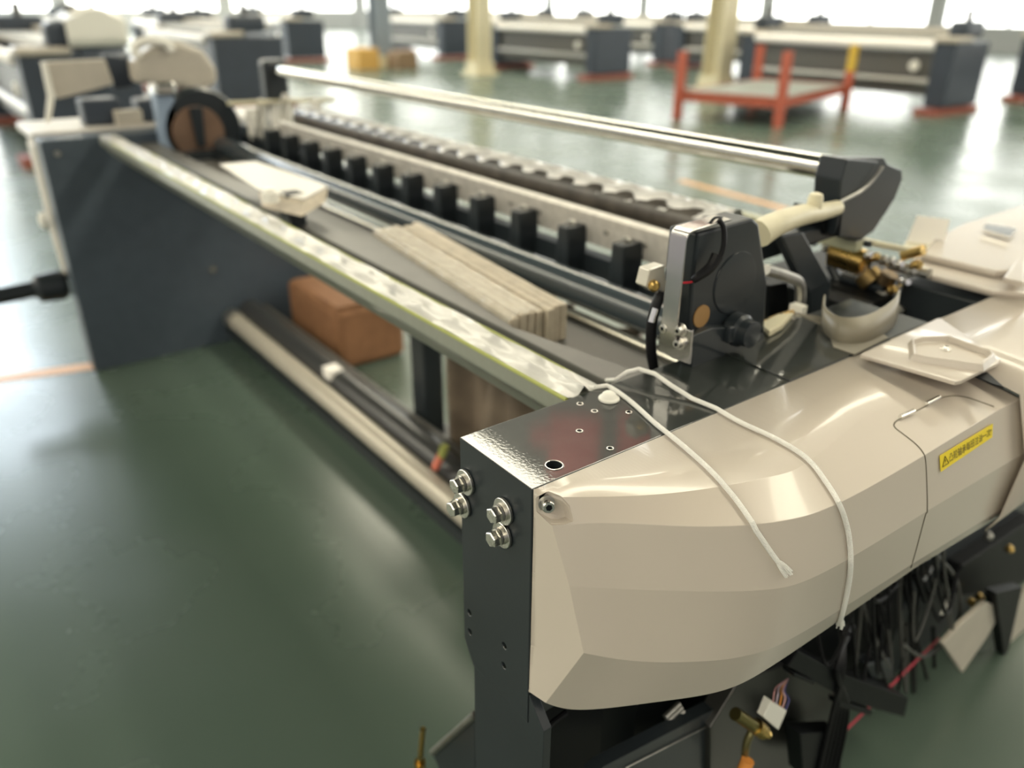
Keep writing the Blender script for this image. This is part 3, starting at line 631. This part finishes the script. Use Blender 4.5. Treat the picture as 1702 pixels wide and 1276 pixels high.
MB().prism([P(1320, 520, z=.9025), P(1375, 545, z=.9025), P(1385, 578, z=.9025), P(1420, 590, z=.9025), P(1475, 562, z=.9025), P(1455, 545, z=.9025), P(1380, 530, z=.9025)], (0, 0, .0015)).done('sheet_piece', mat('grey_sheet', (.20, .18, .14), .5), pp, smooth=0)

# brass mechanism left of the rear cover
me_ = thing('brass_mechanism', (1.35, .75, .85), 'cluster of brass drums, steel links and screws behind the dark recess', 'mechanism')
cx = 1.42
def pz(q, x=cx): return P(*q, x=x)
MB().rod(pz((1385, 418)), pz((1440, 436)), .022, 20).done('brass_drum', BRASS, me_)
MB().rod(pz((1380, 430)), pz((1430, 446)), .014, 20).done('brass_drum', BRASS, me_)
MB().rod(pz((1440, 455)), pz((1452, 470)), .024, 20).done('gear_disc', mat('dark_brass', (.22, .15, .06), .4, metal=.8), me_)
MB().rod(pz((1470, 470)), pz((1480, 455)), .016, 20).done('gear_disc', mat('dark_brass2', (.16, .11, .06), .4, metal=.8), me_)
MB().tube([pz((1434, 440)), pz((1430, 460)), pz((1415, 475)), pz((1378, 497))], .007, 10).done('link_rod', DULL, me_)
MB().rod(pz((1395, 392)), pz((1530, 420)), .006, 14).done('cross_shaft', CREAM, me_)
for i, q in enumerate([(1350, 402), (1362, 398), (1375, 402), (1385, 385), (1440, 425), (1452, 428), (1466, 433), (1478, 436), (1490, 440), (1520, 440), (1510, 452), (1372, 412), (1500, 470), (1480, 482), (1460, 490)]):
    MB().lathe(pz(q), (-.5, -.6, .3), [(0, .009), (.012, .009), (.015, .006), (.024, .005)], 12).done('link_bolt', (CHROME, BRASS, DULL, STEEL)[i % 4], me_)
for i, (q0, q1) in enumerate([((1400, 460), (1470, 480)), ((1480, 440), (1545, 455)), ((1500, 425), (1535, 415)), ((1470, 500), (1500, 520)), ((1380, 440), (1400, 480))]):
    MB().rod(pz(q0), pz(q1), .010, 10).done('link_arm', (PAINT, DULL, BRASS, DULL, PAINT)[i], me_)
MB().box((1.30, .69, .70), (1.60, .95, .86)).done('mechanism_base', BLACK, me_, smooth=0)
pa = thing('white_paper_tag', (1.6, .75, .95), 'upright white paper tag standing behind the brass mechanism', 'paper tag')
pxp([(1524, 358), (1579, 365), (1570, 398), (1560, 425), (1506, 402)], 'x', 1.62, .0015).done('tag_sheet', PAPER, pa, smooth=0)
MB().prism([P(1506, 402, x=1.62), P(1562, 410, x=1.62), P(1550, 440, x=1.52), P(1495, 420, x=1.52)], (0, 0, .0015)).done('tag_fold', CREAM, pa, smooth=0)

# ================================================================ far end of the loom
ff = thing('far_side_frame', (.4, 3.4, 0), 'dark side frame panel at the far end of the near loom', 'machine frame')
MB().prism([(.405, 3.30, 0), (.405, 3.30, .895), (1.42, 3.30, .895), (1.42, 3.30, 0)], (0, .13, 0)).done('frame_panel', mat('slate_panel', (.062, .080, .100), .42, var=.06), ff, smooth=0, bevel=.004)  # dark frame paint lightened and blued for cool window light and haze
MB().box((.40, 3.43, .875), (1.42, 3.80, .905)).done('frame_top', mat('pale_top', (.52, .49, .44), .4), ff, smooth=0, bevel=.006)
MB().lathe(P(353, 447, y=3.298), (0, -1, 0), [(0, .016), (.01, .014)], 14).done('panel_bolt', CHROME, ff)
MB().lathe(P(95, 255, y=3.298), (0, -1, 0), [(0, .010), (.01, .010)], 14).done('panel_bolt', DULL, ff)
fc = thing('far_end_cover', (.4, 3.7, .4), 'beige end cover of the far side seen edge on beyond the dark panel', 'machine cover')
MB().prism([(.40, 3.435, .87), (.40, 3.435, .33), (.40, 3.52, .36), (.40, 3.60, .50), (.40, 3.62, .87)], (.8, 0, 0), .02).done('cover_shell', COVERFAR, fc, smooth=0)
MB().lathe(P(80, 366, x=.385), (-1, 0, 0), [(0, .035), (.02, .033), (.03, .02)], 16).done('cover_knob', WHITE, fc)
la = thing('left_shaft_arm', (.2, 3.4, .33), 'dark stub shaft with a flange sticking out left of the far panel', 'shaft')
MB().rod((.12, 3.45, .325), (.40, 3.45, .335), .032, 20).done('shaft_body', PAINT, la)
MB().lathe((.28, 3.45, .33), (1, 0, 0), [(0, .03), (.02, .055), (.10, .06), (.12, .045)], 20).done('shaft_flange', PAINT, la)
# far brake housing with brown disc
fb = thing('far_brake_housing', (.95, 3.2, .8), 'far brake housing with a brown friction disc and a pale blue post', 'brake housing')
MB().lathe((.955, 3.28, .90), (0, -1, 0), [(0, .15), (.04, .15), (.06, .14)], 36).done('housing_body', PAINT, fb)
MB().lathe((.93, 3.22, .89), (0, -1, 0), [(0, .098), (.012, .096)], 36).done('friction_disc', mat('brown_disc', (.16, .095, .06), .6, var=.2, scale=6), fb)
MB().prism([(.915, 3.207, .84), (.945, 3.207, .84), (.955, 3.207, .985), (.905, 3.207, .985)], (0, -.012, 0), .004).done('disc_spoke', PAINT, fb, smooth=0)
MB().box((.80, 3.22, .78), (.865, 3.30, 1.06), .006).done('post', mat('pale_blue_post', (.25, .32, .42), .4), fb, smooth=0)
MB().box((.795, 3.20, 1.03), (.875, 3.29, 1.075), .012).done('post_cap', CHROME, fb, smooth=0)
MB().box((.80, 3.15, .79), (1.10, 3.30, .83)).done('housing_foot', PAINT, fb, smooth=0)
mt_ = thing('metal_tray', (.75, 1.9, .95), 'bright angled sheet metal tray lying at the far end of the breast beam', 'tray')
MB().prism([P(365, 275, z=.93), P(425, 270, z=.93), P(545, 312, z=.93), P(505, 333, z=.93), P(430, 318, z=.93)], (0, 0, .004)).done('tray_top', mat('bright_sheet', (.50, .48, .44), .4, metal=.5), mt_, smooth=0)
MB().prism([P(430, 318, z=.93), P(505, 333, z=.93), P(545, 312, z=.93), P(540, 322, z=.93)-V((0, 0, .02)), P(500, 345, z=.93)-V((0, 0, .02)), P(435, 330, z=.93)-V((0, 0, .02))], (0, .004, 0)).done('tray_lip', SLAT, mt_, smooth=0)
MB().box((.70, 1.80, .80), (.74, 1.86, .925)).done('tray_post', PAINT, mt_, smooth=0)
sc_ = thing('screw_clamp', P(500, 355, z=.9), 'small dark clamp with white cap on the breast beam', 'clamp')
MB().box(P(480, 350, z=.90)-V((0, 0, .0)), P(480, 350, z=.90)+V((.05, .06, .035)), .006).done('clamp_body', BLACK, sc_, smooth=0)
MB().lathe(P(450, 335, z=.93), (0, 0, 1), [(0, .02), (.02, .018), (.03, .01)], 16).done('clamp_cap', WHITE, sc_)

# far covers above the far frame
fk = thing('far_top_cover', (.6, 3.6, .9), 'beige tilted cover leaf standing open above the far panel, left of the rounded one', 'machine cover')
pxp([(70, 103), (175, 98), (190, 140), (150, 152), (95, 165), (85, 140)], 'y', 3.6, .03, .006).done('cover_leaf', COVERFAR, fk, smooth=0)
pxp([(68, 103), (78, 103), (92, 160), (84, 205), (76, 205), (80, 160)], 'y', 3.58, .02, .003).done('cover_edge', WHITE, fk, smooth=0)
fk2 = thing('far_round_cover', (1.0, 3.6, .9), 'rounded beige cover above the far brake housing with white wrapping on it', 'machine cover')
pxp([(222, 100), (262, 72), (300, 68), (340, 84), (362, 115), (362, 140), (330, 152), (262, 140), (228, 140)], 'y', 3.55, .12, .02).done('cover_dome', COVERFAR, fk2, smooth=0)
MB().tube([P(228, 95, y=3.54), P(225, 76, y=3.54), P(245, 68, y=3.54), P(275, 72, y=3.54), P(285, 85, y=3.54)], .018, 10).done('white_wrap', WHITE, fk2)
fk3 = thing('far_drive_box', (.8, 3.7, .9), 'dark drive parts crowded under the far beige covers', 'mechanism')
MB().box((.60, 3.50, .905), (.74, 3.62, 1.0), .01).done('drive_block', HAZEP, fk3, smooth=0)
MB().box((.80, 3.50, .905), (1.05, 3.62, .99), .01).done('drive_block', HAZEP, fk3, smooth=0)
pxp([(170, 90), (215, 95), (225, 145), (190, 150)], 'y', 3.66, .05, .01).done('drive_bracket', HAZEP, fk3, smooth=0)
MB().box((.70, 3.46, .905), (.80, 3.50, .96), .006).done('drive_plate', COVERFAR, fk3, smooth=0)
cl = thing('white_cloth_pile', (1.15, 3.4, .8), 'white cloths hanging over rails right of the far brake housing', 'cloth')
for x0, y0, zt_, zb_ in ((1.12, 3.2, .98, .80), (1.20, 3.15, 1.0, .80), (1.30, 3.1, .985, .84)):
    b = MB(); gv = []
    for i in range(8):
        gv.append([b.b.verts.new((x0+.085*i/7, y0+.015*math.sin(i*1.7+k), zt_+(zb_-zt_)*k/5-.02*math.sin(i*.9))) for k in range(6)])
    for i in range(7):
        for k in range(5): b.b.faces.new((gv[i][k], gv[i][k+1], gv[i+1][k+1], gv[i+1][k]))
    o = b.done('cloth_sheet', WHITE, cl, smooth=60); s = o.modifiers.new('t', 'SOLIDIFY'); s.thickness = .004
MB().rod((1.05, 3.2, .99), (1.45, 3.1, .99), .008).done('cloth_rail', CREAM, cl)

# ================================================================ underside of the near cover
ur = thing('under_rail', (.7, .45, .5), 'dark steel rail running under the beige cover at the bottom', 'machine rail')
yr = .50
pxp([(985, 1290), (1003, 1274), (1124, 1211), (1217, 1163), (1262, 1122), (1278, 1150), (1245, 1205), (1200, 1290)], 'y', yr, .02, .001).done('rail_plate', PAINT, ur, smooth=0)
MB().tube([P(1040, 1276, y=yr-.002), P(1175, 1207, y=yr-.002), P(1193, 1206, y=yr-.002), P(1256, 1153, y=yr-.002)], .0012, 6, 1).done('rail_edge', DULL, ur)  # bright line drawn as the highlight along the rail
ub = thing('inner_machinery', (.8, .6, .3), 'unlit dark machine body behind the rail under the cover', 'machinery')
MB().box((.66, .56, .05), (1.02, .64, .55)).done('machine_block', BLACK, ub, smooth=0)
for i in range(7):
    p = P(1105+i*3.5, 1192+i*6, y=.52); MB().rod(p, p+V((.03, 0, .008)), .0045, 10).done('spring_coil', DULL, ub)
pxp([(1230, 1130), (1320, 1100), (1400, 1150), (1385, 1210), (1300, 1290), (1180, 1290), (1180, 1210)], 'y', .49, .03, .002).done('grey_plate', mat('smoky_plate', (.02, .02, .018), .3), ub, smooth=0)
p = P(1215, 1115, y=.46)
bc = thing('brass_cylinder', P(1225, 1195, y=.45), 'small brass stud with a roller under the cover', 'stud')
MB().rod(P(1222, 1186, y=.455), P(1262, 1212, y=.44), .0095, 20).done('stud_body', mat('olive_brass', (.20, .17, .06), .3, metal=.9), bc)
MB().rod(P(1256, 1206, y=.442), P(1268, 1216, y=.437), .0115, 20).done('stud_flange', BRASS, bc)
MB().rod(P(1266, 1213, y=.437), P(1278, 1222, y=.43), .006, 6).done('stud_nut', BRASS, bc)
MB().tube([P(1250, 1215, y=.45), P(1240, 1240, y=.45), P(1236, 1300, y=.45)], .006, 10).done('stud_pipe', mat('olive_pipe', (.16, .14, .06), .35, metal=.7), bc)
oc = thing('orange_connector', P(1238, 1270, y=.44), 'orange fitting at the bottom edge below the brass stud', 'fitting')
MB().rod(P(1232, 1290, y=.44), P(1243, 1263, y=.44), .010, 14).done('fitting_body', mat('orange_plastic', (.65, .25, .05), .4), oc)
wc = thing('white_connector', P(1288, 1190, y=.44), 'white wire connector with thin coloured wires under the cover', 'connector')
pxp([(1281, 1164), (1308, 1181), (1294, 1213), (1269, 1192)], 'y', .435, .012, .001).done('connector_body', WHITE, wc, smooth=0)
for i, cc in enumerate([(.7, .35, .35), (.6, .5, .6), (.75, .3, .05), (.65, .4, .4), (.1, .1, .3)]):
    MB().tube([P(1285+i*5, 1168+i*3, y=.438), P(1287+i*6, 1150+i*3, y=.43+.004*i), P(1292+i*3, 1140+2*i, y=.45), P(1310, 1128, y=.46)], .0011, 6).done('thin_wire', mat('wire_%s' % 'abcde'[i], cc, .5), wc)
cd = thing('cable_trunking', (.98, .44, .4), 'black plastic cable trunking tied below the cover', 'cable trunking')
pxp([(1327, 1082), (1395, 1118), (1510, 1160), (1503, 1192), (1410, 1165), (1310, 1108)], 'y', .43, .05, .0015).done('trunking_body', BLACK, cd, smooth=0)
pxp([(1395, 1165), (1450, 1182), (1446, 1189), (1395, 1174)], 'y', .425, .02, .001).done('trunking_lip', BLACK, cd, smooth=0)
pxp([(1320, 1118), (1355, 1133), (1352, 1138), (1320, 1125)], 'y', .425, .02, .001).done('trunking_lip', BLACK, cd, smooth=0)
pxp([(1440, 1105), (1480, 1095), (1490, 1130), (1450, 1128)], 'y', .47, .03, .002).done('grey_module', PAINT, cd, smooth=0)
cbs = thing('cable_harness', (1.15, .47, .6), 'tangled bundle of black cables hanging under the right of the cover', 'cables')
CG = mat('grey_cable', (.06, .06, .055), .45); random.seed(3)
for i in range(26):
    x0 = 1400+random.random()*175; y0 = 1035-(x0-1300)*.62+random.uniform(-15, 8); x1 = x0+random.uniform(-60, 60); dep = random.uniform(.42, .52)
    drop = random.uniform(60, 260)*(1 if x0 < 1520 else .8)
    pts = [P(x0, y0-20, y=dep), P(x0+random.uniform(-12, 12), y0+drop*.4, y=dep), P((x0+x1)/2+random.uniform(-15, 25), y0+drop, y=dep-.01), P(x1, y0+drop*.55, y=dep+.01)]
    MB().tube(pts, random.choice((.0025, .003, .004)), 6, 7).done('cable', RUBBER if i % 4 else CG, cbs)
for i in range(5): MB().tube([P(1398+i*5, 1040, y=.46), P(1402-i*3, 1110, y=.425), P(1385+i*6, 1180, y=.43), P(1360+i*7, 1290, y=.43)], .0042, 6, 7).done('cable', RUBBER, cbs)
MB().tube([P(1555, 920, y=.45), P(1592, 970, y=.45), P(1590, 1040, y=.45), P(1540, 1090, y=.45), P(1500, 1070, y=.45)], .0035, 6, 7).done('cable', CG, cbs)
pxp([(1330, 1220), (1395, 1215), (1400, 1290), (1335, 1290)], 'y', .435, .03, .002).done('cable_clip', BLACK, cbs, smooth=0)
pxp([(1577, 995), (1582, 1003), (1577, 1018), (1565, 1022), (1572, 1008)], 'y', .44, .004).done('white_clip', WHITE, cbs, smooth=0)
rs = thing('red_strap', (1.0, .5, .2), 'thin pinkish red strap running down behind the cable trunking', 'strap')
a, b_ = P(1388, 1234, y=.455), P(1560, 1065, y=.475)
MB().prism([a, b_, b_+V((0, 0, .012)), a+V((0, 0, .012))], (0, .001, 0)).done('strap_band', PINK, rs, smooth=0)
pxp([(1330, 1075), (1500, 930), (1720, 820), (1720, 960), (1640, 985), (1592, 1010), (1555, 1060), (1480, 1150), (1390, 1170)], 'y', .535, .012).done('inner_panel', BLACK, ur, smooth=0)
rb = thing('right_lower_cover', (1.6, .5, .4), 'pale beige lower cover piece hanging at the right edge under the loom', 'machine cover')
pxp([(1568, 1070), (1600, 1035), (1640, 1000), (1668, 1012), (1640, 1060), (1600, 1118)], 'y', .42, .01, .002).done('cover_flap', COVERFAR, rb, smooth=0)
pxp([(1672, 1105), (1720, 1040), (1720, 960), (1690, 1000)], 'y', .42, .01, .002).done('cover_flap', COVERFAR, rb, smooth=0)
rm = thing('right_dark_mechanism', (1.6, .5, .5), 'dark toothed machine parts below the cover at the right edge', 'mechanism')
pxp([(1600, 940), (1720, 860), (1720, 1000), (1640, 985), (1600, 990), (1585, 965)], 'y', .50, .04, .003).done('dark_housing', BLACK, rm, smooth=0)
pxp([(1655, 985), (1700, 975), (1671, 1105)], 'y', .41, .02, .001).done('dark_fin', BLACK, rm, smooth=0)
for q in ((1640, 888), (1675, 910), (1612, 998), (1625, 990)): MB().lathe(P(*q, y=.48), (-.4, -1, 0), [(0, .009), (.01, .008), (.014, .004)], 14).done('brass_fitting', DULL if q[1] < 900 else BRASS, rm)

# ================================================================ other looms and things in the hall
def loom():
    r = thing('weaving_loom', (0, 0, 0), 'x', 'weaving loom', 'looms standing across the hall')
    for s in (0, 3.15):
        o = MB().box((.0, s, .10), (.95, s+.28, .90), .02).done('end_frame', HAZEP, r, smooth=0)
        MB().box((-.03, s-.02, .90), (.42, s+.30, .97), .03).done('end_cover', COVERFAR, r, smooth=0)
        MB().box((.25, s+.02, .95), (.75, s+.28, 1.16), .05).done('shedding_box', HAZEP, r, smooth=0)
        MB().rod((.5, s+.15, 1.15), (.5, s+.15, 1.30), .05, 8).done('shedding_motor', MIDGREY, r, smooth=0)
        MB().box((-.16, s+.0, .0), (1.05, s+.30, .08)).done('skid_plate', SKID, r, smooth=0)
    MB().rod((.02, .28, .86), (.02, 3.15, .86), .062, 16).done('cloth_roller', PAPER, r)
    MB().box((.10, .28, .22), (.22, 3.15, .78)).done('front_apron', MIDGREY, r, smooth=0)
    MB().rod((.06, .28, .40), (.06, 3.15, .40), .05, 12).done('lower_roller', DULL, r)
    MB().box((.25, .28, .92), (.55, 3.15, 1.0)).done('reed_beam', mat('loom_reed', (.35, .34, .30), .4), r, smooth=0)
    MB().box((.60, .28, 1.0), (.9, 3.15, 1.06)).done('heald_beam', COVERFAR, r, smooth=0)
    MB().rod((.8, .28, .45), (.8, 3.15, .45), .14, 16).done('warp_beam', DULL, r)
    MB().lathe((.0, .5, .60), (-1, 0, 0), [(0, .07), (.03, .06)], 16).done('hand_wheel', WHITE, r)
    return r
L0 = loom()
spots = [(11.3, 5.45, 'weaving loom on red skid plates at the far right, white roller facing'),
         (10.95, 11.95, 'dark loom on red skids in the middle background, right of the left cream column'),
         (14.1, 2.4, 'loom cut off by the right edge behind the nearer red skidded one'),
         (14.6, 9.9, 'loom in the second row behind the red pallet frame'),
         (14.9, 14.0, 'loom in the second row seen above the long silver roller'),
         (11.6, 18.3, 'dark loom left of the left cream column, far back'),
         (7.9, 19.2, 'dark loom far back left of the yellow box'),
         (4.9, 17.3, 'dark loom far back above the silver roller far end'),
         (15.5, 19.5, 'small distant loom right of the grey column'),
         (1.0, 8.2, 'big loom at the left edge behind the far beige covers'),
         (3.6, 11.2, 'loom behind the rounded beige far cover'),
         (3.1, 17.8, 'distant loom at the upper left behind the white sheets')]
for i, (x, y, lab) in enumerate(spots):
    o = L0 if i == 0 else copytree(L0); o.location = (x, y, 0); o['label'] = lab
def column(x, y, s, mt, lab, name='steel_column'):
    c = thing(name, (x, y, 0), lab, 'column', 'hall columns')
    MB().box((x-s/2, y-s/2, 0), (x+s/2, y-s/2+.02, HC)).box((x-s/2, y+s/2-.02, 0), (x+s/2, y+s/2, HC)).box((x-.01, y-s/2, 0), (x+.01, y+s/2, HC)).done('column_shaft', mt, c, smooth=0)
    MB().box((x-s*.8, y-s*.8, 0), (x+s*.8, y+s*.8, .06)).box((x-s*.6, y-s*.6, .06), (x+s*.6, y+s*.6, .25)).done('column_foot', CREAM, c, smooth=0)
column(11.3, 9.3, .36, CREAM, 'cream steel column behind the red pallet frame')
column(9.8, 14.1, .34, CREAM, 'cream steel column left of the middle dark loom')
column(9.1, 16.9, .36, COLUMN, 'grey blue steel column standing behind a yellow box')
yb = thing('yellow_box', (8.6, 16.5, 0), 'orange yellow cardboard box at the foot of the grey column', 'box')
MB().box((8.25, 16.35, .0), (8.75, 16.95, .42), .02).done('box_body', mat('yellow_card', (.55, .33, .09), .7), yb, smooth=0)
bb2 = thing('brown_carton', (9.2, 16.2, 0), 'brown carton right of the yellow box by the grey column', 'box')
MB().box((9.0, 16.0, .0), (9.5, 16.5, .36), .02).done('carton_body', mat('brown_card', (.22, .15, .09), .7), bb2, smooth=0)
# red pallet frame
pf = thing('red_pallet_frame', (9.2, 6.9, 0), 'red steel stacking frame on the floor, one post topped yellow', 'pallet frame')
A_, B_, C_ = P(1125, 197, z=0), P(1292, 212, z=0), P(1402, 182, z=0); D_ = A_+C_-B_
for i, (q, hh) in enumerate(((A_, .80), (B_, .85), (C_, .82), (D_, .80))):
    MB().box(q+V((-.045, -.045, 0)), q+V((.045, .045, hh*(.62 if i == 2 else 1)))).done('frame_post', RED, pf, smooth=0)
MB().box(C_+V((-.045, -.045, .51)), C_+V((.045, .045, .85))).done('post_top', mat('yellow_post', (.55, .36, .04), .5), pf, smooth=0)
for i, (q0, q1) in enumerate(((A_, B_), (B_, C_), (C_, D_), (D_, A_))):
    MB().prism([q0+V((0, 0, .22)), q1+V((0, 0, .22)), q1+V((0, 0, .34)), q0+V((0, 0, .34))], (.05, .02, 0)).done('frame_rail', RED, pf, smooth=0)
MB().prism([q+V((0, 0, .31)) for q in (A_, B_, C_, D_)], (0, 0, .02)).done('deck_sheet', mat('grey_deck', (.22, .24, .22), .5), pf, smooth=0)

# white plastic sheets over the loom at the upper left
for nm, px0, px1, py0, py1, yy, lab in (('plastic_sheet', 112, 205, 15, 60, 8.16, 'bunched white plastic sheet lying on the loom at the upper left'),
                                        ):
    a, b_ = P(px0, py1, y=yy), P(px1, py0, y=yy); a.z = .968; b = MB(); gv = []; d = thing(nm, ((a.x+b_.x)/2, yy, a.z), lab, 'plastic sheet')
    for i in range(22):
        t = i/21; gv.append([])
        for k in range(9):
            u = k/8; gv[-1].append(b.b.verts.new((a.x+(b_.x-a.x)*t, yy+.38*max(0, u-.4)/.6, a.z+(b_.z+.02-a.z)*min(1, u/.4)*(.93+.07*math.sin(t*9+k))*(1-.25*abs(2*t-1)**3))))
    for i in range(21):
        for k in range(8): b.b.faces.new((gv[i][k], gv[i+1][k], gv[i+1][k+1], gv[i][k+1]))
    o = b.done('sheet_film', WHITE, d, smooth=60); q_ = o.modifiers.new('t', 'SOLIDIFY'); q_.thickness = .01
